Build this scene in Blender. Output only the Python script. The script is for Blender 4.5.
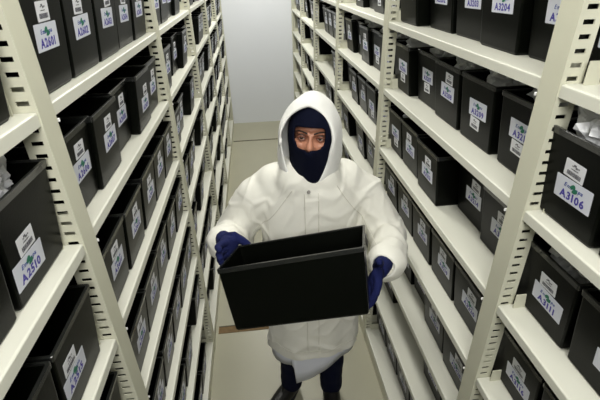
import bpy, bmesh, math, random
from mathutils import Vector, Matrix, noise
PI = math.pi
for o in list(bpy.data.objects): bpy.data.objects.remove(o)
SC = bpy.context.scene
COL = SC.collection

# ------------------------------------------------------------------ camera
cam = bpy.data.cameras.new('camera'); co = bpy.data.objects.new('camera', cam); COL.objects.link(co)
yaw, pitch, roll, H = -0.0995, -0.5156, -0.0277, 2.1265
fw = Vector((-math.sin(yaw), math.cos(yaw), 0)); rt = Vector((math.cos(yaw), math.sin(yaw), 0)); up = Vector((0, 0, 1))
f2 = fw*math.cos(pitch) + up*math.sin(pitch); u2 = -fw*math.sin(pitch) + up*math.cos(pitch)
r3 = rt*math.cos(roll) + u2*math.sin(roll); u3 = -rt*math.sin(roll) + u2*math.cos(roll)
m = Matrix((r3, u3, -f2)).transposed().to_4x4(); m.translation = Vector((0, 0, H))
co.matrix_world = m
cam.sensor_fit = 'HORIZONTAL'; cam.sensor_width = 36; cam.lens = 36*407.98/600; cam.clip_start = .02
cam.dof.use_dof = True; cam.dof.focus_distance = 1.55; cam.dof.aperture_fstop = 16
SC.camera = co

# ------------------------------------------------------------------ world, light, exposure
w = bpy.data.worlds.new('world'); SC.world = w; w.use_nodes = True
w.node_tree.nodes['Background'].inputs[0].default_value = (.9, .95, 1, 1)
w.node_tree.nodes['Background'].inputs[1].default_value = .12
SC.view_settings.view_transform = 'Standard'; SC.view_settings.look = 'None'
SC.view_settings.gamma = 1; SC.view_settings.exposure = 0.0; SC.view_settings.use_curve_mapping = False

def area(name, loc, sx, sy, power, rot=(0, 0, 0), color=(1, .985, .93)):
    l = bpy.data.lights.new(name, 'AREA'); l.shape = 'RECTANGLE'; l.size = sx; l.size_y = sy; l.energy = power; l.color = color
    o = bpy.data.objects.new(name, l); COL.objects.link(o); o.location = loc; o.rotation_euler = rot
    return o
AISLE_X = .1
area('ceiling_lamp_light', (AISLE_X, .55, 2.86), .22, 1.2, 12)
area('ceiling_lamp_light', (AISLE_X, 2.6, 2.86), .22, 1.2, 23)
area('ceiling_lamp_light', (AISLE_X, 5.0, 2.86), .22, 1.2, 42)
# the photographer's soft flash, bounced from behind and above the camera
area('flash_light', (.05, -.75, 2.6), .7, .5, 24, (math.radians(60), 0, 0), (1, .99, .96))

# ------------------------------------------------------------------ materials
def mat(name, col, rough=.5, metal=0, noise_amt=0, nscale=8, bump=0, bscale=200, spec=.5, col2=None, alpha=1, trans=0, sheen=0):
    m = bpy.data.materials.new(name); m.use_nodes = True; nt = m.node_tree; b = nt.nodes['Principled BSDF']
    b.inputs['Base Color'].default_value = (*col, 1); b.inputs['Roughness'].default_value = rough
    b.inputs['Metallic'].default_value = metal; b.inputs['Specular IOR Level'].default_value = spec
    b.inputs['Transmission Weight'].default_value = trans; b.inputs['Alpha'].default_value = alpha
    b.inputs['Sheen Weight'].default_value = sheen
    tc = nt.nodes.new('ShaderNodeTexCoord')
    if noise_amt or col2:
        n = nt.nodes.new('ShaderNodeTexNoise'); n.inputs['Scale'].default_value = nscale; n.inputs['Detail'].default_value = 5
        r = nt.nodes.new('ShaderNodeMix'); r.data_type = 'RGBA'
        c2 = col2 or tuple(c*(1-noise_amt) for c in col)
        r.inputs[6].default_value = (*col, 1); r.inputs[7].default_value = (*c2, 1)
        nt.links.new(tc.outputs['Object'], n.inputs['Vector']); nt.links.new(n.outputs['Fac'], r.inputs[0])
        nt.links.new(r.outputs[2], b.inputs['Base Color'])
    if bump:
        n2 = nt.nodes.new('ShaderNodeTexNoise'); n2.inputs['Scale'].default_value = bscale; n2.inputs['Detail'].default_value = 3
        bp = nt.nodes.new('ShaderNodeBump'); bp.inputs['Strength'].default_value = bump; bp.inputs['Distance'].default_value = .004
        nt.links.new(tc.outputs['Object'], n2.inputs['Vector']); nt.links.new(n2.outputs['Fac'], bp.inputs['Height'])
        nt.links.new(bp.outputs['Normal'], b.inputs['Normal'])
    return m
M = {}
M['cream'] = mat('cream_enamel', (.60, .595, .47), .45, noise_amt=.06, nscale=4)
M['shelf'] = mat('shelf_enamel', (.67, .67, .58), .40, noise_amt=.06, nscale=3)
M['wall'] = mat('painted_wall', (.74, .765, .80), .7, noise_amt=.05, nscale=1.5, bump=.05, bscale=60)
M['sidewall'] = mat('store_wall', (.45, .45, .42), .8, noise_amt=.05, nscale=2)
M['ceil'] = mat('ceiling_paint', (.75, .75, .73), .8, noise_amt=.04, nscale=2)
M['floor'] = mat('vinyl_floor', (.40, .385, .28), .35, col2=(.34, .33, .25), nscale=2.3, bump=.04, bscale=30)
M['seam'] = mat('floor_seam', (.10, .09, .06), .7, noise_amt=.2)
M['rust'] = mat('worn_floor_joint', (.10, .055, .02), .8, col2=(.24, .16, .07), nscale=38, bump=.4, bscale=80)
M['bin'] = mat('black_plastic', (.0022, .0028, .0018), .33, noise_amt=.25, nscale=14, bump=.04, bscale=260, spec=.10)
M['rim'] = mat('black_plastic_rim', (.012, .013, .012), .2, noise_amt=.2, nscale=20, spec=.9)
M['navybin'] = mat('navy_plastic', (.012, .013, .03), .4, noise_amt=.2, nscale=14)
M['paper'] = mat('sticker_paper', (.66, .68, .75), .5, noise_amt=.05, nscale=30)
M['paper2'] = mat('small_sticker_paper', (.74, .75, .78), .5, noise_amt=.05, nscale=30)
M['ink'] = mat('violet_ink', (.05, .035, .32), .6, noise_amt=.1)
M['inkblue'] = mat('blue_ink', (.03, .06, .30), .6, noise_amt=.1)
M['green'] = mat('green_ink', (.01, .16, .09), .6, noise_amt=.1)
M['grey'] = mat('grey_ink', (.12, .12, .14), .6, noise_amt=.1)
M['bag'] = mat('clear_bag', (.88, .90, .92), .12, noise_amt=.15, nscale=12, bump=.6, bscale=45, trans=.2, spec=.8)
M['bag2'] = mat('milky_bag', (.80, .81, .83), .26, noise_amt=.2, nscale=10, bump=.5, bscale=40)
M['coat'] = mat('white_canvas', (.82, .81, .73), .75, noise_amt=.04, nscale=6, bump=.12, bscale=500, sheen=.1)
M['coat2'] = mat('white_cotton', (.72, .74, .82), .7, noise_amt=.04, nscale=6)
M['hood'] = mat('white_fleece', (.86, .86, .82), .85, noise_amt=.04, nscale=10, bump=.2, bscale=350, sheen=.2)
M['knit'] = mat('navy_knit', (.003, .0045, .016), .9, noise_amt=.3, nscale=60, bump=.5, bscale=300, spec=.12)
M['glove'] = mat('navy_glove_knit', (.012, .017, .085), .9, noise_amt=.3, nscale=50, bump=.5, bscale=260, spec=.15)
M['denim'] = mat('navy_trousers', (.004, .006, .024), .9, noise_amt=.3, nscale=30, bump=.2, bscale=400, spec=.12)
M['leather'] = mat('dark_leather', (.016, .015, .013), .42, noise_amt=.3, nscale=20, bump=.15, bscale=90)
M['sole'] = mat('shoe_rubber', (.02, .02, .02), .7, noise_amt=.2)
M['skin'] = mat('skin', (.50, .235, .15), .48, col2=(.42, .17, .10), nscale=22, bump=.12, bscale=300)
M['lid'] = mat('eyelid_skin', (.24, .095, .06), .5, noise_amt=.2, nscale=40)
M['eye'] = mat('eye_white', (.36, .30, .27), .2, noise_amt=.05)
M['iris'] = mat('iris_brown', (.035, .016, .008), .12, noise_amt=.2)
M['hair'] = mat('dark_brow_hair', (.02, .012, .008), .8, noise_amt=.3, nscale=90)
M['steel'] = mat('snap_steel', (.13, .12, .10), .4, metal=0, noise_amt=.05)
M['seamthread'] = mat('coat_seam', (.60, .58, .50), .8, noise_amt=.05)
M['lampbody'] = mat('lamp_housing', (.8, .8, .8), .5, noise_amt=.03)
em = bpy.data.materials.new('lamp_tube_glow'); em.use_nodes = True
em.node_tree.nodes['Principled BSDF'].inputs['Emission Color'].default_value = (1, .98, .93, 1)
em.node_tree.nodes['Principled BSDF'].inputs['Emission Strength'].default_value = 3
M['tube'] = em

# ------------------------------------------------------------------ helpers
def mobj(name, bm, m, parent=None, smooth=False):
    me = bpy.data.meshes.new(name); bm.to_mesh(me); bm.free()
    return link(name, me, m, parent, smooth)
def link(name, me, m=None, parent=None, smooth=False):
    if m:
        me.materials.clear(); me.materials.append(M[m])
    if smooth:
        for p in me.polygons: p.use_smooth = True
    o = bpy.data.objects.new(name, me); COL.objects.link(o)
    if parent: o.parent = parent
    return o
def empty(name, loc=(0, 0, 0), rz=0):
    o = bpy.data.objects.new(name, None); COL.objects.link(o); o.location = loc; o.rotation_euler = (0, 0, rz); o.empty_display_size = .05
    return o
def tag(o, label, cat, group=None):
    o['label'] = label; o['category'] = cat
    if group: o['group'] = group
    return o
def box(bm, x0, x1, y0, y1, z0, z1, bev=0):
    vs = [bm.verts.new(c) for c in ((x0,y0,z0),(x1,y0,z0),(x1,y1,z0),(x0,y1,z0),(x0,y0,z1),(x1,y0,z1),(x1,y1,z1),(x0,y1,z1))]
    fs = [bm.faces.new([vs[i] for i in f]) for f in ((3,2,1,0),(4,5,6,7),(0,1,5,4),(1,2,6,5),(2,3,7,6),(3,0,4,7))]
    if bev:
        es = list({e for f in fs for e in f.edges})
        bmesh.ops.bevel(bm, geom=es, offset=bev, segments=1, affect='EDGES')
def structure(name, bm, m):
    o = mobj(name, bm, m); o['kind'] = 'structure'; return o
def loft(bm, rings, cap0=True, cap1=True):
    R = [[bm.verts.new(c) for c in r] for r in rings]
    n = len(R[0])
    for a, b in zip(R, R[1:]):
        for i in range(n): bm.faces.new((a[i], a[(i+1) % n], b[(i+1) % n], b[i]))
    if cap0: bm.faces.new(list(reversed(R[0])))
    if cap1: bm.faces.new(R[-1])
    return R
def sphere_pts(c, r, nu=14, nv=9):
    c = Vector(c); pts = []
    for j in range(nv+1):
        t = PI*j/nv
        for i in range(1 if j in (0, nv) else nu):
            a = 2*PI*i/nu
            rr = r if isinstance(r, (tuple, list, Vector)) else (r, r, r)
            pts.append(c + Vector((rr[0]*math.sin(t)*math.cos(a), rr[1]*math.sin(t)*math.sin(a), rr[2]*math.cos(t))))
    return pts
def hull(bm, pts):
    vs = [bm.verts.new(p) for p in pts]
    r = bmesh.ops.convex_hull(bm, input=vs)
    junk = {v for v in vs if not v.link_faces}
    bmesh.ops.delete(bm, geom=list(junk), context='VERTS')
def cap(bm, a, b, ra, rb): hull(bm, sphere_pts(a, ra) + sphere_pts(b, rb))
def chain(bm, pts):
    for (a, ra), (b, rb) in zip(pts, pts[1:]): cap(bm, a, b, ra, rb)
def ell(bm, c, r, R=None):
    p = sphere_pts((0, 0, 0), r, 20, 12)
    if R: p = [R @ q for q in p]
    hull(bm, [q + Vector(c) for q in p])
def fuse(bm, voxel, smooth=4, fac=.5):
    me = bpy.data.meshes.new('tmp'); bm.to_mesh(me); bm.free()
    o = bpy.data.objects.new('tmp', me); COL.objects.link(o)
    md = o.modifiers.new('r', 'REMESH'); md.mode = 'VOXEL'; md.voxel_size = voxel
    s = o.modifiers.new('s', 'SMOOTH'); s.factor = fac; s.iterations = smooth
    dg = bpy.context.evaluated_depsgraph_get(); dg.update()
    out = bpy.data.meshes.new_from_object(o.evaluated_get(dg))
    bpy.data.objects.remove(o); bpy.data.meshes.remove(me)
    return out
def displace(me, fn):
    me.update()
    ns = [v.normal.copy() for v in me.vertices]
    for v, n in zip(me.vertices, ns): v.co = v.co + n*fn(v.co, n)
    me.update()
def tube(bm, pts, r, n=8):
    for a, b in zip(pts, pts[1:]): cap_small(bm, a, b, r, n)
def cap_small(bm, a, b, r, n=8): hull(bm, sphere_pts(a, r, n, 4) + sphere_pts(b, r, n, 4))

# ------------------------------------------------------------------ setting
XL, XR = -.388, .5787
YL0, YR0, BAY = .816, .7855, 1.1
YW = 6.36
TOPS = ([1.915, 1.629, 1.343, 1.058, .765, .455, .09], [1.922, 1.640, 1.352, 1.063, .788, .487, .10])
SD = .46                                  # shelf depth
RB = .80                                  # distance from the aisle face to the wall behind a rack
bm = bmesh.new(); box(bm, XL-RB-.1, XR+RB+.1, -2.6, YW+.15, -.06, 0); structure('floor', bm, 'floor')
bm = bmesh.new(); box(bm, XL-RB-.1, XR+RB+.1, -2.6, YW+.15, 2.95, 3.03); structure('ceiling', bm, 'ceil')
bm = bmesh.new(); box(bm, XL-RB-.1, XR+RB+.1, YW, YW+.15, 0, 2.95); structure('wall_back', bm, 'wall')
bm = bmesh.new(); box(bm, XL-RB-.1, XR+RB+.1, -2.75, -2.6, 0, 2.95); structure('wall_front', bm, 'wall')
bm = bmesh.new(); box(bm, XL-RB-.1, XL-RB, -2.6, YW, 0, 2.95); structure('wall_left', bm, 'sidewall')
bm = bmesh.new(); box(bm, XR+RB, XR+RB+.1, -2.6, YW, 0, 2.95); structure('wall_right', bm, 'sidewall')
bm = bmesh.new(); box(bm, XL+.012, XR-.012, 5.55, 5.575, 0, .004); structure('trim_1', bm, 'seam')
bm = bmesh.new()
box(bm, XL+.012, .12, 2.0, 2.055, 0, .003); structure('trim_2', bm, 'rust')
bm = bmesh.new(); box(bm, XL+.012, .12, 2.057, 2.064, 0, .0045); structure('trim_3', bm, 'seam')

# ------------------------------------------------------------------ ceiling lamps (above the frame)
for i, (y, lb) in enumerate(((.55, 'white ceiling batten lamp nearest the camera'), (2.6, 'white ceiling batten lamp over the middle of the aisle'), (5.0, 'white ceiling batten lamp nearest the end wall'))):
    t = tag(empty('ceiling_lamp', (AISLE_X, y, 2.95)), lb, 'lamp', 'aisle ceiling lamps')
    b = bmesh.new(); box(b, -.12, .12, -.62, .62, -.05, 0, .008); mobj('lamp_housing', b, 'lampbody', t)
    for s in (-.05, .05):
        b = bmesh.new()
        cap_small(b, (s, -.58, -.066), (s, .58, -.066), .013, 10); mobj('lamp_tube', b, 'tube', t, True)

# ------------------------------------------------------------------ shelving racks
PW, PD, TH = .058, .044, .003
ZTOP = 2.52
def upright_mesh(side):
    """Angle section: web towards the aisle (x=0), one punched flange running back into the rack."""
    b = bmesh.new()
    box(b, -TH, 0, 0, PW, 0, ZTOP)                       # web
    box(b, -.009, -TH, PW-TH, PW, 0, ZTOP)               # short return on the far edge
    y0, y1 = 0, TH
    box(b, -.0105, -TH, y0, y1, 0, ZTOP)
    box(b, -PD, -.0325, y0, y1, 0, ZTOP)
    z = 0; zs = .052
    while zs < ZTOP-.03:
        box(b, -.0325, -.0105, y0, y1, z, zs)
        z = zs+.0088; zs += .025
    box(b, -.0325, -.0105, y0, y1, z, ZTOP)
    box(b, -PD, -PD+TH, 0, PW, 0, .05)                    # foot tie
    me = bpy.data.meshes.new('upright'); b.to_mesh(me); b.free(); me.materials.append(M['cream'])
    return me
UP = upright_mesh(0)
def shelf_mesh(L):
    b = bmesh.new()
    lip = .025
    # tray: top sheet, folded front lip with a rolled edge, rear lip
    prof = [(-.004, 0), (-.0012, -.0006), (.0004, -.002), (.0008, -.004), (.0008, -lip), (-.012, -lip), (-.012, -lip+.002), (-.0015, -lip+.002), (-.0015, -.006), (-SD+.002, -.006), (-SD+.002, -lip), (-SD, -lip), (-SD, .0)]
    r0 = [(x, 0, z) for x, z in prof]; r1 = [(x, L, z) for x, z in prof]
    loft(b, [r0, r1])
    bmesh.ops.recalc_face_normals(b, faces=b.faces)
    me = bpy.data.meshes.new('shelf'); b.to_mesh(me); b.free(); me.materials.append(M['shelf'])
    return me
def bracket_mesh():
    b = bmesh.new()
    box(b, -SD, -PD+.012, 0, .0025, -.03, .044)
    me = bpy.data.meshes.new('end_bracket'); b.to_mesh(me); b.free(); me.materials.append(M['cream'])
    return me
def clip_mesh():
    b = bmesh.new(); box(b, -.005, .002, 0, .004, -.004, .003, .0008)
    me = bpy.data.meshes.new('shelf_clip'); b.to_mesh(me); b.free(); me.materials.append(M['lampbody'])
    return me
BR, CL = bracket_mesh(), clip_mesh()
SHELF_L = BAY-PW-.002
SH = shelf_mesh(SHELF_L)
def child(name, me, parent, loc):
    o = bpy.data.objects.new(name, me); COL.objects.link(o); o.parent = parent; o.location = loc; return o
for side in (0, 1):
    x, y0 = ((XL, YL0), (XR, YR0))[side]
    root = empty('shelving_rack', (x, 0, 0))
    tag(root, ('cream steel shelving rack along the left of the aisle, full of black bins', 'cream steel shelving rack along the right of the aisle, behind the person\'s bent left arm')[side], 'shelves', 'steel racks lining the aisle')
    sgn = 1 if side == 0 else -1
    hold = root
    if side: root.scale = (-1, 1, 1)       # mirrored so that the web faces the aisle
    for k in range(-2, 6):
        y = y0 - PW + BAY*k
        child('upright', UP, root, (0, y, 0))
        if k < 1 or True:
            child('rear_upright', UP, root, (-SD+PD, y, 0))
    for k in range(-2, 5):
        y = y0 + BAY*k + .001
        for zi, z in enumerate([2.205] + TOPS[side]):
            s = child('shelf', SH, root, (-.004, y, z))
            child('end_bracket', BR, s, (0, .0005, 0)); child('end_bracket', BR, s, (0, SHELF_L-.0145, 0))
            child('shelf_clip', CL, s, (.004, .002, -.034)) if zi in (1, 2, 3, 4) else None
    b = bmesh.new(); box(b, -.012, -.004, y0-PW-2*BAY, y0+5*BAY, 0, .068); mobj('plinth', b, 'cream', root)
    b = bmesh.new(); box(b, -SD-.002, -.01, y0+5*BAY-.0, y0+5*BAY+.004, 0.0, ZTOP); mobj('end_panel', b, 'cream', root)

# ------------------------------------------------------------------ archive bins
BW, BH, BD = .197, .200, .42
FT = .018                                   # the front wall leans out towards the rim
def rrect(x0, x1, y0, y1, z, r, n=3):
    pts = []
    for cx, cy, a0 in ((x1-r, y1-r, 0), (x0+r, y1-r, 90), (x0+r, y0+r, 180), (x1-r, y0+r, 270)):
        for k in range(n+1):
            a = math.radians(a0+90*k/n); pts.append((cx+r*math.cos(a), cy+r*math.sin(a), z))
    return pts
def bin_meshes(W, Hh, D, seg=3, ft=.018):
    b = bmesh.new(); w = W/2
    def R(ins, z, r=.005): return rrect(-D+ins, -ins-ft*(1-z/Hh), -w+ins, w-ins, z, r, seg)
    tp = lambda z: .004*(1-z/Hh)+.0025
    rings = [R(tp(0)+.004, 0, .004), R(tp(0)+.0005, .006), R(tp(Hh*.5), Hh*.5), R(tp(Hh), Hh-.001), R(tp(Hh)+.003, Hh-.001, .004), R(tp(Hh*.1)+.003, .006, .004)]
    loft(b, rings)
    bmesh.ops.recalc_face_normals(b, faces=b.faces)
    me = bpy.data.meshes.new('bin_body'); b.to_mesh(me); b.free(); me.materials.append(M['bin'])
    b = bmesh.new()
    rings = [R(.0022, Hh-.014), R(.0003, Hh-.0135), R(0, Hh-.001), R(.001, Hh), R(.0062, Hh), R(.0066, Hh-.004, .004), R(.0028, Hh-.006, .004)]
    loft(b, rings, False, False)
    Rv = None
    # close the ring underneath
    b.verts.ensure_lookup_table(); n = len(rings[0]); N = len(rings)
    for i in range(n): b.faces.new((b.verts[(N-1)*n+i], b.verts[(N-1)*n+(i+1) % n], b.verts[(i+1) % n], b.verts[i]))
    bmesh.ops.recalc_face_normals(b, faces=b.faces)
    me2 = bpy.data.meshes.new('bin_rim'); b.to_mesh(me2); b.free(); me2.materials.append(M['rim'])
    return me, me2
BODY, RIM = bin_meshes(BW, BH, BD)
BODYF, RIMF = bin_meshes(BW, BH, BD, 1)

# glyph meshes ------------------------------------------------------
def glyphs(chars, size, bold=.0, shear=0):
    obs = {}
    for ch in chars:
        c = bpy.data.curves.new('g', 'FONT'); c.body = ch; c.size = size; c.offset = bold; c.extrude = .0002; c.resolution_u = 2; c.shear = shear
        o = bpy.data.objects.new('g', c); COL.objects.link(o); obs[ch] = (o, c)
    dg = bpy.context.evaluated_depsgraph_get(); dg.update(); out = {}
    for ch, (o, c) in obs.items():
        me = bpy.data.meshes.new_from_object(o.evaluated_get(dg))
        vs = [v.co.copy() for v in me.vertices]; fs = [tuple(p.vertices) for p in me.polygons]
        x0 = min(v.x for v in vs); x1 = max(v.x for v in vs)
        out[ch] = ([v-Vector((x0, 0, 0)) for v in vs], fs, x1-x0)
        bpy.data.objects.remove(o); bpy.data.curves.remove(c); bpy.data.meshes.remove(me)
    return out
NUM = glyphs('A0123456789', .0235, .0008)
LOGO = glyphs('Embrap', .0125, .0002, .25)
def text_mesh(G, s, gap, name, m, center=True, sx=1):
    """text laid in the Y-Z plane facing +X"""
    vs, fs, x = [], [], 0
    for ch in s:
        g = G[ch]; o = len(vs)
        if ch == '1': x += .0022
        vs += [(v.z, (v.x+x)*sx, v.y) for v in g[0]]; fs += [tuple(i+o for i in f) for f in g[1]]; x += g[2]+gap+(.0022 if ch == '1' else 0)
    wd = (x-gap)*sx
    vs = [(a, b-wd/2, c) for a, b, c in vs]
    me = bpy.data.meshes.new(name); me.from_pydata(vs, [], fs); me.materials.append(M[m])
    return me
def plate_mesh(wd, h, name, m, r=.002):
    b = bmesh.new()
    ring = [(p[0], p[1]) for p in rrect(-wd/2, wd/2, -h/2, h/2, 0, r, 2)]
    loft(b, [[(0, y, z) for y, z in ring], [(.0004, y, z) for y, z in ring]])
    bmesh.ops.recalc_face_normals(b, faces=b.faces)
    me = bpy.data.meshes.new(name); b.to_mesh(me); b.free(); me.materials.append(M[m]); return me
SW, SHH = .100, .050
BIGST = plate_mesh(SW, SHH, 'number_sticker', 'paper'); SMALLST = plate_mesh(.054, .036, 'barcode_sticker', 'paper2')
LOGOTXT = text_mesh(LOGO, 'Embrapa', .0008, 'logo_lettering', 'inkblue')
def swoosh():
    b = bmesh.new()
    for (cy, cz, a, s) in ((.001, .0085, .5, 1), (.0075, .0015, .5, 1.05)):
        pts = []
        for k in range(12):
            t = 2*PI*k/12; u, v = .0075*s*math.cos(t), .0045*s*math.sin(t)*(1+.35*math.cos(t))
            pts.append((cy+u*math.cos(a)-v*math.sin(a), cz+u*math.sin(a)+v*math.cos(a)))
        loft(b, [[(0, y, z) for y, z in pts], [(.0004, y, z) for y, z in pts]])
    bmesh.ops.recalc_face_normals(b, faces=b.faces)
    me = bpy.data.meshes.new('logo_leaf'); b.to_mesh(me); b.free(); me.materials.append(M['green']); return me
SWOOSH = swoosh()
def barcode():
    b = bmesh.new(); rr = random.Random(3); y = -.018
    while y < .018:
        wd = rr.choice((.0006, .001, .0016)); box(b, .0, .0003, y, y+wd, -.013, -.004); y += wd+rr.choice((.0007, .0012))
    for y0, y1, z0 in ((-.006, .008, 0), (-.009, .010, -.0)): box(b, 0, .0003, y0, y1, z0+.0005, z0+.002)
    for (cy, cz, r) in ((-.001, .0105, .0035), (.004, .007, .003), (-.006, .008, .002), (.010, .008, .002)):
        box(b, 0, .0003, cy-r, cy+r, cz-r*.6, cz+r*.6, .0001)
    me = bpy.data.meshes.new('printed_barcode'); b.to_mesh(me); b.free(); me.materials.append(M['grey']); return me
BARCODE = barcode()
rng = random.Random(11)
LEAN = math.atan(.022/BH)
BAYNAME = {0: 'nearest', 1: 'second', 2: 'third', 3: 'fourth', 4: 'fifth', 5: 'sixth'}
ROW = ['top visible', 'second', 'third', 'fourth', 'fifth', 'sixth', 'bottom']
BINS = []
def make_bin(side, bay, row, slot, ycen, number=None, back=.0, below=False, sdy=0, sdz=0, nosticker=False, tilt=0, label=None):
    x = (XL-.003-back) if side == 0 else (XR+.042+back)
    z = TOPS[side][row]
    t = empty('archive_bin', (x, ycen, z+.0005), 0 if side == 0 else PI)
    t.rotation_euler.z += tilt
    near = bay <= 2
    ms = (BODY, RIM) if near else (BODYF, RIMF)
    child('bin_body', ms[0], t, (0, 0, 0)); child('bin_rim', ms[1], t, (0, 0, 0))
    if not nosticker:
        zb = (.103 if row < 7 else .1)+sdz
        zs = zb+.0455 if not below else zb-.046
        def px(zz): return -.0025-.022*(1-zz/BH)+.0004
        st = child('number_sticker', BIGST, t, (px(zb), .012+sdy, zb)); st.rotation_euler.y = LEAN*.95; st.rotation_euler.x = rng.uniform(-.03, .03)
        ss = child('barcode_sticker', SMALLST, t, (px(zs), .012+sdy+rng.uniform(-.012, .014), zs)); ss.rotation_euler.y = LEAN*.95; ss.rotation_euler.x = rng.uniform(-.05, .05)
        child('logo_lettering', LOGOTXT, st, (.0005, 0, .006)); child('logo_leaf', SWOOSH, st, (.0008, -.003, .004))
        child('printed_barcode', BARCODE, ss, (.0005, 0, 0))
        if number:
            child('printed_number', text_mesh(NUM, number, .0019, 'printed_number', 'ink'), st, (.0005, 0, -.0185))
    s = ('left', 'right')[side]
    if label is None:
        if number and bay <= 1:
            label = f'black plastic archive bin whose sticker reads {number}, on the {s} rack'
        else:
            label = f'black bin on {s} rack, {ROW[row]} shelf down, {BAYNAME[bay]} bay, {["nearest","second nearest","middle","second farthest","farthest"][slot]} in its bay'
    tag(t, label, 'storage bin', f'archive bins on the {s} rack')
    BINS.append((side, bay, row, slot, t))
    return t
yc = lambda side, bay, o: (YL0, YR0)[side] + BAY*(bay-1) + o
# bay 1 (behind the first full posts): measured positions along the aisle
LB1 = {0: [.919, 1.117, 1.315, 1.513, 1.711], 1: [.917, 1.098, 1.318, 1.517, 1.718], 2: [.919, 1.117, 1.338, 1.536, 1.74],
       3: [.925, 1.13, 1.337, 1.535, 1.745], 4: [.92, 1.135, 1.345, 1.55, 1.75], 5: [.925, 1.14, 1.36, None, 1.74], 6: [.93, 1.15, 1.37, 1.58, None]}
LBK = {0: [0, .001, 0, .002, 0], 1: [.014, .0, .026, -.004, .006], 2: [.002, -.002, 0, 0, 0], 3: [0, .004, .004, 0, 0]}
n = 2600
for r in range(7):
    for k, y in enumerate(LB1[r]):
        if y is None: n += 1; continue
        n += 1
        make_bin(0, 1, r, k, y, f'A{n}', back=LBK.get(r, [0]*5)[k]+rng.uniform(0, .004), sdy=(-.002 if r else -.012)+rng.uniform(-.006, .006), sdz=rng.uniform(-.006, .004)+(-.012 if (r, k) == (1, 3) else 0))
RB1 = {0: [1.725, 1.502, 1.298, 1.10, .895], 1: [1.758, 1.54, 1.333, 1.123, .90], 2: [1.75, 1.545, 1.322, 1.122, .922],
       3: [1.745, 1.54, 1.337, 1.13, .93], 4: [1.74, 1.53, 1.335, 1.125, .915], 5: [1.72, None, None, 1.09, .89], 6: [1.75, 1.55, 1.35, 1.14, .93]}
RBK = {0: [-.018, .022, .026, .010, .026], 1: [-.004, .024, .008, .008, .012], 2: [-.01, -.012, -.026, .050, .03], 3: [-.004]*5, 4: [.0, .02, .03, .0, -.01]}
n = 3200
for r in range(7):
    for k, y in enumerate(RB1[r]):
        n += 1
        if y is None: continue
        make_bin(1, 1, r, 4-k, y, f'A{n}', back=RBK.get(r, [.02]*5)[k]+rng.uniform(0, .004), below=(r == 1 and k != 2) or (r == 2 and k == 0),
                 sdy=rng.uniform(-.008, .008), sdz=rng.uniform(-.006, .006)+(.012 if r == 1 else 0)+(.01 if r == 0 else 0))
# bay 0 (cut by the frame's edges)
n = 2500
for r, num in ((0, 2505), (1, 2510), (2, 2515), (3, 2520)):
    for k, yo in ((4, .655 if r == 1 else .632), (3, .453 if r == 1 else .43), (2, .23)):
        if yo < .5 and r > 2: continue
        make_bin(0, 0, r, k, yo, f'A{num-(4-k)}', sdy=-.050, sdz=(0, -.045, -.020, 0)[r], back=.002*k*(r % 2))
for r, num in ((0, 3101), (1, 3106), (2, 3111), (3, 3116)):
    for k, yo in ((4, .665), (3, .462), (2, .25)):
        if yo < .4 and r > 2: continue
        make_bin(1, 0, r, k, yo, f'A{num+(4-k)}', sdy=.010 if r else -.03, sdz=-.016, back=-.03 if r == 1 else 0)
# farther bays
MISS = {(0, 2, 0): {4}, (0, 2, 1): {1}, (0, 2, 2): {2}, (0, 2, 3): {3}, (1, 2, 0): {4}, (1, 2, 1): set(), (1, 2, 2): set(), (1, 3, 0): {4}, (1, 3, 1): set(), (1, 3, 2): {2, 3, 4}, (1, 3, 3): {4}, (1, 4, 1): {3}, (1, 4, 2): {2, 4}}
for side in (0, 1):
    for bay in (2, 3, 4, 5):
        n = (2700, 3300)[side]+100*(bay-2)
        for r in range(7):
            miss = MISS.get((side, bay, r))
            if miss is None: miss = {k for k in range(5) if rng.random() < .16}
            for k in range(5):
                n += 1
                yy = yc(side, bay, .112+.2065*k+rng.uniform(-.006, .006))
                bk = rng.choice((0, 0, .004, .015, .03))
                if k in miss: continue
                if (r == 6 and bay > 4) or (side == 1 and bay >= 3 and r >= 5): continue
                make_bin(side, bay, r, k, yy, f'A{n}' if bay == 2 else None, back=bk, below=side == 1 and rng.random() < .3, sdy=rng.uniform(-.008, .008), sdz=rng.uniform(-.008, .008))

# ------------------------------------------------------------------ plastic bags in the bins
def bag_mesh(seed, sx, sy, sz):
    b = bmesh.new(); bmesh.ops.create_icosphere(b, subdivisions=4, radius=1)
    for v in b.verts:
        p = v.co.copy(); o = Vector((seed*7.1, seed*3.3, 0))
        d = 1 + .32*noise.noise(p*1.4+o) + .22*(abs(noise.noise(p*3.1+o))*2-.4) + .07*noise.noise(p*9+o)
        v.co = Vector((p.x*sx*d, p.y*sy*d, max(p.z, -.75)*sz*d))
    me = bpy.data.meshes.new('plastic_bag'); b.to_mesh(me); b.free()
    return me
BAGS = [bag_mesh(i, .12, .066, .055) for i in range(5)]
for i, b_ in enumerate(BAGS): b_.materials.append(M['bag' if i % 2 else 'bag2'])
def bag(side, bay, row, slot, t, i, dz=0, dx=0, what='crumpled clear plastic bag'):
    o = bpy.data.objects.new('plastic_bag', BAGS[i % 5]); COL.objects.link(o)
    sg = -1 if side == 0 else 1
    top = .196
    o.location = t.location + Vector((sg*(.185+dx), 0, top-.02+dz)); o.rotation_euler = (0, 0, i*PI if i % 2 else 0)
    if dx < -.05: o.scale = (.62, .98, 1.12)
    base = t['label']
    import re
    mm = re.search(r'reads (A\d+)', base)
    tag(o, f'{what} sticking up in the bin that reads {mm.group(1)}' if mm else base.replace('black bin on', 'clear bag in bin of').replace(' in its bay', ''), 'plastic bag', 'plastic bags in the bins')
i = 0
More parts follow.
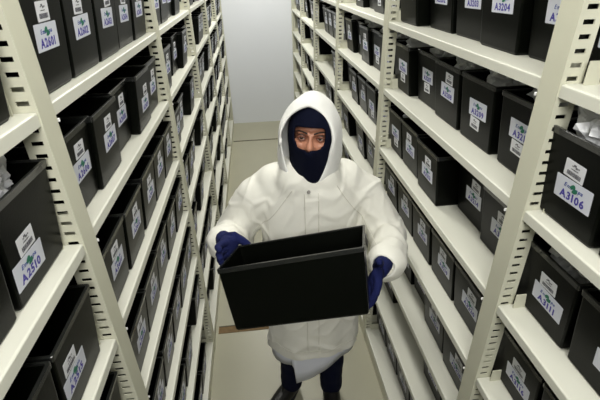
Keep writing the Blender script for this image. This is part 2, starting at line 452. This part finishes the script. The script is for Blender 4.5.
for side, bay, row, slot, t in BINS:
    i += 1
    if (side, bay, row) in ((1, 1, 1),) or (side, row) == (1, 1) and bay in (1, 2) or ((side, row) == (1, 2) and bay == 2):
        bag(side, bay, row, slot, t, i, .014, -.072)
    elif (side, bay, row) == (1, 1, 2) and slot in (1, 3, 4): bag(side, bay, row, slot, t, i, -.02, .02)
    elif (side, bay, row) in ((1, 0, 1), (0, 0, 1)) and slot >= 3: bag(side, bay, row, slot, t, i*2, .02, -.085, 'bulging milky plastic bag')
    elif (side, bay, row) == (1, 0, 2) and slot >= 3: bag(side, bay, row, slot, t, i*2, .01, -.075)
    elif side == 1 and bay >= 3 and row in (1, 2) and i % 2 == 0: bag(side, bay, row, slot, t, i, 0, -.02)

# ------------------------------------------------------------------ the person
person_y = 1.40
HC = Vector((.190, 1.375, 1.605))                       # head centre, between the ears
HR = Matrix.Rotation(math.radians(-13), 4, 'Z') @ Matrix.Rotation(math.radians(-13), 4, 'X') @ Matrix.Rotation(math.radians(3), 4, 'Y')
def hd(x, y, z): return HC + HR @ Vector((x, y, z))
b = bmesh.new()
R3 = HR.to_3x3()
ell(b, hd(0, .012, .040), (.076, .094, .086), R3)        # cranium
ell(b, hd(0, -.018, -.035), (.062, .076, .082), R3)      # face block
ell(b, hd(0, -.055, -.088), (.034, .034, .026), R3)      # chin
cap(b, hd(-.040, -.071, .0165), hd(-.012, -.0865, .0155), .0095, .0095)   # brow ridges
cap(b, hd(.040, -.071, .0165), hd(.012, -.0865, .0155), .0095, .0095)
cap(b, hd(0, -.086, .012), hd(0, -.109, -.030), .0085, .0125)             # nose
cap(b, hd(-.011, -.098, -.034), hd(.011, -.098, -.034), .0085, .0085)
for s in (-1, 1):
    cap(b, hd(s*.036, -.066, -.024), hd(s*.048, -.052, -.016), .020, .016)  # cheekbones
    ell(b, hd(s*.074, .012, -.004), (.008, .018, .03), R3)                # ears
cap(b, hd(-.018, -.083, -.062), hd(.018, -.083, -.062), .0085, .0085)     # mouth
chain(b, [(hd(0, .02, -.06), .052), (Vector((.18, 1.42, 1.43)), .060)])
# trunk and limbs
T = Vector
ell(b, (.185, 1.42, 1.27), (.165, .105, .19)); ell(b, (.19, 1.42, 1.06), (.145, .10, .18)); ell(b, (.195, 1.42, .90), (.165, .115, .13))
cap(b, (.02, 1.43, 1.40), (.35, 1.43, 1.39), .055, .055)
chain(b, [(T((.02, 1.43, 1.40)), .052), (T((-.145, 1.44, 1.17)), .04), (T((-.158, 1.235, 1.285)), .029)])
chain(b, [(T((.36, 1.43, 1.38)), .052), (T((.50, 1.36, 1.16)), .04), (T((.392, 1.075, 1.235)), .029)])
chain(b, [(T((.115, 1.42, .86)), .085), (T((.087, 1.44, .47)), .055), (T((.072, 1.50, .10)), .036), (T((.03, 1.455, .042)), .026)])
chain(b, [(T((.275, 1.42, .86)), .085), (T((.283, 1.43, .47)), .055), (T((.292, 1.465, .10)), .036), (T((.288, 1.41, .042)), .026)])
me = fuse(b, .0042, 3, .5)
def sockets(p, nrm):
    q = HR.inverted() @ (p-HC); d = 0
    if q.y < -.03:
        for s in (-1, 1):
            r = ((q.x-s*.0315)/.019)**2 + ((q.z+.001)/.0115)**2
            d -= .0125*math.exp(-r)
    return d
displace(me, sockets)
body = link('person', me, 'skin', None, True)
tag(body, 'person in a white hooded freezer coat and navy balaclava holding out an empty black bin', 'person')
def pchild(name, me_or_bm, m, smooth=True, parent=body):
    return link(name, me_or_bm, m, parent, smooth) if isinstance(me_or_bm, bpy.types.Mesh) else mobj(name, me_or_bm, m, parent, smooth)
# eyes, lids, brows
for s in (-1, 1):
    b = bmesh.new(); ell(b, hd(s*.0315, -.0655, -.001), (.0125, .0125, .0122)); e = pchild('eyeball', b, 'eye')
    b = bmesh.new(); ell(b, hd(s*.0315-.000, -.0742, -.0005), (.0066, .0048, .0066)); pchild('iris', b, 'iris', True, e)
    b = bmesh.new()
    for k in range(6):                                     # upper lid fold
        a0, a1 = -1+k/3, -1+(k+1)/3
        f = lambda a: hd(s*.0315+.0135*a, -.0775+.006*a*a, .0058-.0052*a*a)
        cap_small(b, f(a0), f(a1), .0040, 8)
    pchild('eyelid', b, 'lid')
    b = bmesh.new()
    for k in range(6):
        a0, a1 = -1+k/3, -1+(k+1)/3
        f = lambda a: hd(s*.0315+.0125*a, -.0765+.006*a*a, -.0078+.0045*a*a)
        cap_small(b, f(a0), f(a1), .0022, 8)
    pchild('lower_eyelid', b, 'lid')
    b = bmesh.new()
    for k in range(8):
        a0, a1 = k/8, (k+1)/8
        f = lambda a: hd(s*(.013+.040*a), -.0940+.022*a**1.6, .0175+.0065*math.sin(a*2.6))
        cap_small(b, f(a0), f(a1), .0032*(1-.45*a1), 8)
    bw = b; pchild('eyebrow', b, 'hair')
# balaclava: knitted shell over the head and neck with one eye hole
b = bmesh.new()
NV, NU = 44, 56
def bal(u, v):
    """u around (0 = front), v from crown (0) to collar (1)"""
    if v < .62:
        t = v/.62*PI*.62
        rz = .112*math.cos(t)+.012; rr = math.sin(t)
        sx, sy = .088*rr, .108*rr
        cy = -.002
        z = rz if t < PI/2 else .012+.150*math.cos(t)
    else:
        t = (v-.62)/.38
        t0 = PI*.62; rr = math.sin(t0)
        sx = .088*rr+(.068-.088*rr)*t; sy = .108*rr+(.066-.108*rr)*t; z = .012+.150*math.cos(t0)-.135*t
        cy = -.002+.012*t
    a = 2*PI*u
    x = sx*math.sin(a); y = -sy*math.cos(a)+cy
    if y < 0:                                              # chin and nose push the knit forward
        y -= .020*math.exp(-((x/.030)**2+((z+.045)/.034)**2)) + .012*math.exp(-((x/.04)**2+((z+.10)/.04)**2))
        x *= 1-.0*z
    return Vector((x, y, z))
V = [[b.verts.new(HC+HR@bal(i/NU, max(j, .02)/NV)) for i in range(NU)] for j in range(NV+1)]
for j in range(NV):
    for i in range(NU):
        c = bal((i+.5)/NU, (j+.5)/NV); c.x += .003
        hz = (c.z-(.001))/(.0315 if c.z > 0 else .031); hx = 0
        # eye slot, drooping towards the nose
        low = -.030-.006*math.exp(-(c.x/.02)**2)
        if c.y < -.02 and abs(c.x) < .051-.010*max(0, -(c.z)/.03)  and low < c.z < .038-.12*max(0, abs(c.x)-.028): continue
        b.faces.new((V[j][i], V[j+1][i], V[j+1][(i+1) % NU], V[j][(i+1) % NU]))
b.faces.new([V[0][i] for i in range(NU)])
bmesh.ops.delete(b, geom=[v for v in b.verts if not v.link_faces], context='VERTS')
for _ in range(3): bmesh.ops.smooth_vert(b, verts=[v for v in b.verts if v.is_boundary and (HR.inverted()@(v.co-HC)).z > -.08], factor=.5, use_axis_x=True, use_axis_y=True, use_axis_z=True)
bmesh.ops.recalc_face_normals(b, faces=b.faces)
bl = pchild('balaclava', b, 'knit')
sm = bl.modifiers.new('s', 'SOLIDIFY'); sm.thickness = .005; sm.offset = 0
# gloves: palm, four fingers, thumb
def hand(palm, fingers, thumb, wrist):
    b = bmesh.new()
    hull(b, sum([sphere_pts(p, r, 10, 7) for p, r in palm], []))
    chain(b, wrist)
    for f in fingers: chain(b, f)
    chain(b, thumb)
    me = fuse(b, .0028, 3, .5)
    displace(me, lambda p, n: .0007*noise.noise(p*90))
    return me
# camera-left hand: palm behind the bin's rear corner, fingers forward along its end, thumb over the rim
pl = [((-.150, 1.205, 1.312), .019), ((-.139, 1.178, 1.285), .018), ((-.158, 1.125, 1.345), .016), ((-.150, 1.118, 1.285), .016), ((-.155, 1.12, 1.315), .018)]
fg = []
for k, (dz, L_, dx) in enumerate(((.028, .078, 0), (.006, .090, .002), (-.017, .084, .004), (-.037, .066, .007))):
    p0 = T((-.150+dx*.4, 1.130, 1.318+dz)); p1 = p0+T((-.014, -.42*L_, .016)); p2 = p1+T((-.006, -.33*L_, .010)); p3 = p2+T((.006, -.25*L_, .003))
    fg.append([(p0, .0135), (p1, .0122), (p2, .0112), (p3, .0098)])
th = [(T((-.147, 1.195, 1.325)), .016), (T((-.118, 1.178, 1.345)), .0145), (T((-.085, 1.168, 1.333)), .0125), (T((-.064, 1.160, 1.325)), .0105)]
sh_ = lambda p: tuple(T(p)+T((.012, .0, -.004)))
pl = [(sh_(p), r*1.08) for p, r in pl] + [((-.112, 1.172, 1.322), .018)]; fg = [[(sh_(p), r) for p, r in f] for f in fg]; th = [(tuple(T(sh_(p))+T((-.004-.004*k, 0, -.004-.004*k))), r*1.15) for k, (p, r) in enumerate(th)]
gl = link('glove', hand(pl, fg, th, [(T((-.158, 1.24, 1.285)), .034), (T((-.150, 1.19, 1.305)), .026)]), 'glove', body, True)
# camera-right hand: flat against the bin's other end, fingers curled down around the bottom edge
pr_ = [((.372, 1.03, 1.262), .018), ((.360, 1.045, 1.225), .018), ((.347, .975, 1.305), .016), ((.335, .985, 1.235), .016), ((.342, .98, 1.27), .018)]
fg = []
for k, (d, L_) in enumerate(((0, .072), (1, .086), (2, .080), (3, .062))):
    p0 = T((.349-.006*d, .972+.008*d, 1.312-.0235*d)); p1 = p0+T((-.006, -.36*L_, -.020)); p2 = p1+T((-.010, -.22*L_, -.024)); p3 = p2+T((-.012, -.03*L_, -.020))
    fg.append([(p0, .0135), (p1, .0125), (p2, .0112), (p3, .0098)])
th = [(T((.365, 1.035, 1.285)), .016), (T((.360, 1.0, 1.325)), .0145), (T((.350, .968, 1.355)), .0125), (T((.340, .945, 1.375)), .0105)]
sh_ = lambda p: tuple(T(p)+T((-.013, -.006, -.018)))
pr_ = [(sh_(p), r*1.15) for p, r in pr_]; fg = [[(sh_(p), r*1.1) for p, r in f] for f in fg]; th = [(sh_(p), r) for p, r in th]
gr = link('glove', hand(pr_, fg, th, [(T((.395, 1.085, 1.235)), .034), (T((.362, 1.02, 1.255)), .026)]), 'glove', body, True)

# coat: trunk, raglan shoulders and sleeves in one shell
b = bmesh.new()
def er(cx, cy, z, rx, ry, n=40, sq=2.3):
    out = []
    for k in range(n):
        a = 2*PI*k/n; c, s = math.cos(a), math.sin(a)
        out.append((cx+rx*math.copysign(abs(c)**(2/sq), c), cy+ry*math.copysign(abs(s)**(2/sq), s), z))
    return out
loft(b, [er(.188, 1.42, .46, .222, .160), er(.188, 1.42, .62, .216, .158), er(.190, 1.415, .80, .208, .158), er(.190, 1.41, 1.0, .203, .158), er(.188, 1.41, 1.15, .206, .158),
         er(.186, 1.412, 1.26, .210, .150), er(.184, 1.410, 1.34, .200, .146), er(.180, 1.400, 1.41, .160, .134), er(.176, 1.395, 1.46, .112, .108), er(.172, 1.385, 1.50, .095, .10)])
chain(b, [(T((.06, 1.415, 1.395)), .075), (T((-.030, 1.415, 1.350)), .082), (T((-.125, 1.43, 1.20)), .079), (T((-.135, 1.42, 1.17)), .078)])
chain(b, [(T((-.132, 1.43, 1.175)), .078), (T((-.155, 1.325, 1.215)), .069), (T((-.160, 1.245, 1.262)), .058)])
chain(b, [(T((.31, 1.415, 1.395)), .075), (T((.395, 1.41, 1.335)), .082), (T((.482, 1.37, 1.19)), .080), (T((.492, 1.36, 1.165)), .078)])
chain(b, [(T((.492, 1.36, 1.168)), .078), (T((.455, 1.21, 1.185)), .070), (T((.414, 1.110, 1.212)), .060)])
cap(b, (.05, 1.41, 1.40), (.31, 1.41, 1.40), .085, .085)
cap(b, (.13, 1.354, 1.440), (.21, 1.362, 1.440), .086, .086)
me = fuse(b, .0065, 30, .5)
def folds(p, n):
    q = Vector((p.x, p.y, p.z)); d = .005*noise.noise(q*5+T((3, 1, 9)))
    # a few soft ridges where the canvas buckles
    r = noise.noise(T((p.x*5+1.5*noise.noise(p*3), p.y*5, p.z*7+p.x*3)))
    d += .0055*max(0, 1-abs(r)*7)
    r = noise.noise(T((p.x*11+7, p.y*6, p.z*9-p.x*6)))
    d += .0028*max(0, 1-abs(r)*5)
    for A, B_ in ((T((-.10, 1.43, 1.24)), T((-.158, 1.25, 1.262))), (T((.46, 1.38, 1.23)), T((.414, 1.11, 1.212)))):
        ab = B_-A; t = (p-A).dot(ab)/ab.length_squared
        dist = (p-A-ab*max(0, min(1, t))).length
        if -.2 < t < 1.4 and dist < .14: d += .0045*math.sin(t*17+6*noise.noise(p*8))*(1-min(1, abs(t-.6)))
    if p.z < .95: d += .007*math.sin(math.atan2(p.y-1.41, p.x-.19)*8+4*noise.noise(p*3))*(1-(p.z-.5)/.45)
    if n.y < -.5 and abs(p.x-.168) < .026 and p.z < 1.40: d += .0035
    return d
displace(me, folds)
b = bmesh.new(); b.from_mesh(me)
bmesh.ops.bisect_plane(b, geom=b.verts[:]+b.edges[:]+b.faces[:], plane_co=(.19, 1.41, .555), plane_no=(.03, -.10, -1), clear_outer=True)
b.to_mesh(me); b.free()
coat = link('coat', me, 'coat', body, True)
b = bmesh.new(); bmesh.ops.create_cone(b, cap_ends=True, segments=16, radius1=.0065, radius2=.0055, depth=.004, matrix=Matrix.Translation((.158, 1.262, 1.437)) @ Matrix.Rotation(math.radians(62), 4, 'X'))
pchild('snap_button', b, 'steel', False, coat)
def seam(pts, r, m, name, par):
    b = bmesh.new(); tube(b, pts, r, 6); return pchild(name, b, m, True, par)
from mathutils.bvhtree import BVHTree
bv = BVHTree.FromPolygons([v.co for v in me.vertices], [tuple(p.vertices) for p in me.polygons])
def on_coat(x, z, lift=.0005):
    h = bv.ray_cast(T((x, .3, z)), T((0, 1, 0)))
    return (h[0]+T((0, -lift, 0))) if h[0] else None
for name, f in (('placket_seam', lambda t: (.193, 1.425-t*.80)), ('placket_edge', lambda t: (.143, 1.425-t*.80)),
                ('raglan_seam', lambda t: (.10-.125*t-.03*t*t, 1.44-.22*t)), ('raglan_seam', lambda t: (.265+.125*t+.03*t*t, 1.44-.22*t)), ('hem_seam', lambda t: (.0+.37*t, .615))):
    pts = [on_coat(*f(k/24)) for k in range(25)]; pts = [p for p in pts if p]
    seam(pts, .0013, 'seamthread', name, coat)
# cuffs
for A, B_, ra, rb in ((T((-.160, 1.262, 1.252)), T((-.158, 1.222, 1.283)), .062, .053), (T((.424, 1.130, 1.205)), T((.384, 1.062, 1.236)), .066, .052)):
    ax = (B_-A).normalized(); Q = ax.to_track_quat('Z', 'Y').to_matrix()
    b = bmesh.new(); rings = []
    for t, rr in ((-.2, ra*.9), (0, ra), (.5, ra*1.03), (.85, rb*.98), (1.0, rb*.84), (1.03, rb*.74), (.97, rb*.68), (.6, rb*.66)):
        rings.append([A+(B_-A)*t+Q@T((rr*(1+.05*math.sin(3*a+1)+.03*math.sin(7*a))*math.cos(a), rr*(1+.05*math.sin(3*a+1))*math.sin(a), 0)) for a in (2*PI*k/36 for k in range(36))])
    loft(b, rings, True, False); bmesh.ops.recalc_face_normals(b, faces=b.faces)
    c = pchild('cuff', b, 'coat', True, body)
# lab coat showing under the hem, one corner hanging lower
b = bmesh.new(); N = 72
rings = []; N = 120
for z, g in ((.66, .0), (.58, .6), (.54, .8), (.50, 1)):
    ring = []
    for k in range(N):
        a = 2*PI*(k+.5)/N
        x = .187+.205*math.copysign(abs(math.cos(a))**.9, math.cos(a)); y = 1.415+.146*math.copysign(abs(math.sin(a))**.9, math.sin(a))
        x += .005*math.sin(5*a)*g; y += .006*math.sin(6*a+1)*g
        zz = z
        if math.sin(a) < 0:
            low = .495 if x < .082 else min(.520, .385+.62*(x-.084))
            zz = z if g == 0 else .66-(.66-low)*(.4, .7, 1)[(.6, .8, 1).index(g)]
            if x > .075: y -= .018*g*max(0, 1-(x-.075)/.12)
        ring.append((x, y, zz))
    rings.append(ring)
loft(b, rings, False, False); bmesh.ops.recalc_face_normals(b, faces=b.faces)
lc = pchild('lab_coat_hem', b, 'coat2', True); s_ = lc.modifiers.new('s', 'SOLIDIFY'); s_.thickness = .003
# hood
b = bmesh.new()
NH = 56
def loop(cx, y, cz, hw, ht, hb, low=.6, peak=1.0, lift=0):
    """closed ring: rounded arch above, sides running down to a bottom of width hw*low"""
    out = []
    for k in range(NH):
        a = 2*PI*k/NH; s, c = math.sin(a), math.cos(a)          # a=0 top
        if c > 0: x = hw*math.copysign(abs(s)**peak, s); z = ht*c
        else:
            x = hw*math.copysign(abs(s)**.8, s)*(low+(1-low)*(1-abs(c))**.7); z = -hb*abs(c)**1.1
        out.append(HC + HR @ Vector((cx+x, y+lift*max(0, -c), cz+z)))
    return out
hr = [loop(-.015, -.078, -.004, .089, .108, .185, .70, 1.32, .030), loop(-.015, -.086, -.004, .0905, .1105, .190, .72, 1.32, .032), loop(-.014, -.083, -.004, .095, .120, .195, .82, 1.30, .030),
      loop(-.013, -.068, -.004, .101, .137, .20, 1.0, 1.26, .02), loop(-.011, -.035, -.004, .110, .159, .21, 1.2, 1.22, .01), loop(-.008, .005, -.005, .117, .170, .215, 1.32, 1.15), loop(-.006, .05, -.010, .115, .160, .21, 1.35, 1.1),
      loop(-.003, .09, -.018, .098, .125, .20, 1.3), loop(0, .120, -.03, .065, .08, .16, 1), loop(0, .132, -.035, .02, .025, .08, 1)]
loft(b, hr, False, True)
for _ in range(3): bmesh.ops.smooth_vert(b, verts=[v for v in b.verts if not v.is_boundary], factor=.35, use_axis_x=True, use_axis_y=True, use_axis_z=True)
bmesh.ops.recalc_face_normals(b, faces=b.faces)
me = bpy.data.meshes.new('hood'); b.to_mesh(me); b.free()
hood = link('hood', me, 'hood', body, True)
sub = hood.modifiers.new('sub', 'SUBSURF'); sub.levels = 2; sub.render_levels = 2
tx = bpy.data.textures.new('fleece_folds', 'CLOUDS'); tx.noise_scale = .09; tx.noise_depth = 1
dp = hood.modifiers.new('folds', 'DISPLACE'); dp.texture = tx; dp.strength = .012; dp.mid_level = .5; dp.texture_coords = 'LOCAL'
sd = hood.modifiers.new('thick', 'SOLIDIFY'); sd.thickness = .006; sd.offset = -1
# trousers and shoes
b = bmesh.new()
chain(b, [(T((.115, 1.42, .84)), .095), (T((.087, 1.44, .46)), .068), (T((.073, 1.50, .10)), .060)])
me = fuse(b, .006, 4); displace(me, lambda p, n: .004*noise.noise(T((p.x*8, p.y*8, p.z*16)))); tr = pchild('trouser_leg', me, 'denim')
b = bmesh.new()
chain(b, [(T((.275, 1.42, .84)), .095), (T((.283, 1.43, .46)), .070), (T((.292, 1.465, .10)), .062)])
me = fuse(b, .006, 4); displace(me, lambda p, n: .004*noise.noise(T((p.x*8, p.y*8, p.z*16)))); pchild('trouser_leg', me, 'denim')
for cx, cy, rz in ((.070, 1.505, -42), (.292, 1.47, -4)):
    Rz = Matrix.Rotation(math.radians(rz), 4, 'Z'); P_ = lambda x, y, z: T((cx, cy, 0)) + (Rz @ T((x, y, z)))
    b = bmesh.new()
    chain(b, [(P_(0, .02, .055), .046), (P_(0, -.06, .055), .048), (P_(.0, -.15, .042), .045), (P_(.0, -.215, .038), .036)])
    chain(b, [(P_(0, .0, .06), .046), (P_(0, -.005, .11), .050)])
    me = fuse(b, .004, 3)
    for v in me.vertices: v.co.z = max(v.co.z, .012)
    sh = pchild('shoe', me, 'leather')
    b = bmesh.new(); out = []
    for k in range(28):
        a = 2*PI*k/28; out.append(P_(.049*math.cos(a)*(1+.12*math.sin(-a)), -.095+.160*math.sin(a), 0))
    loft(b, [[(p.x, p.y, 0) for p in out], [(p.x, p.y, .016) for p in out]]); bmesh.ops.recalc_face_normals(b, faces=b.faces)
    pchild('sole', b, 'sole', False, sh)
    b = bmesh.new()
    for k in range(4): tube(b, [P_(-.016, -.055-.022*k, .104-.006*k), P_(.016, -.062-.022*k, .104-.006*k)], .002, 6)
    pchild('lace', b, 'sole', True, sh)

# ------------------------------------------------------------------ bin in the person's hands
hb, hrm = bin_meshes(.2145, .2035, .436)
for me_ in (hb, hrm):
    for v in me_.vertices: v.co = T((v.co.x+.218, v.co.y, v.co.z-.2035))    # origin at the centre of the rim
t = empty('archive_bin', (.0792, 1.0175, 1.3857))
a_, b_, c_ = -.199, -.293, -.23
RM = Matrix.Rotation(a_, 4, 'Z') @ Matrix.Rotation(c_, 4, 'Y') @ Matrix.Rotation(b_, 4, 'X')
t.rotation_euler = RM.to_euler()
child('bin_body', hb, t, (0, 0, 0)); child('bin_rim', hrm, t, (0, 0, 0))
tag(t, 'open black bin without stickers held out sideways in the person\'s gloved hands', 'storage bin')
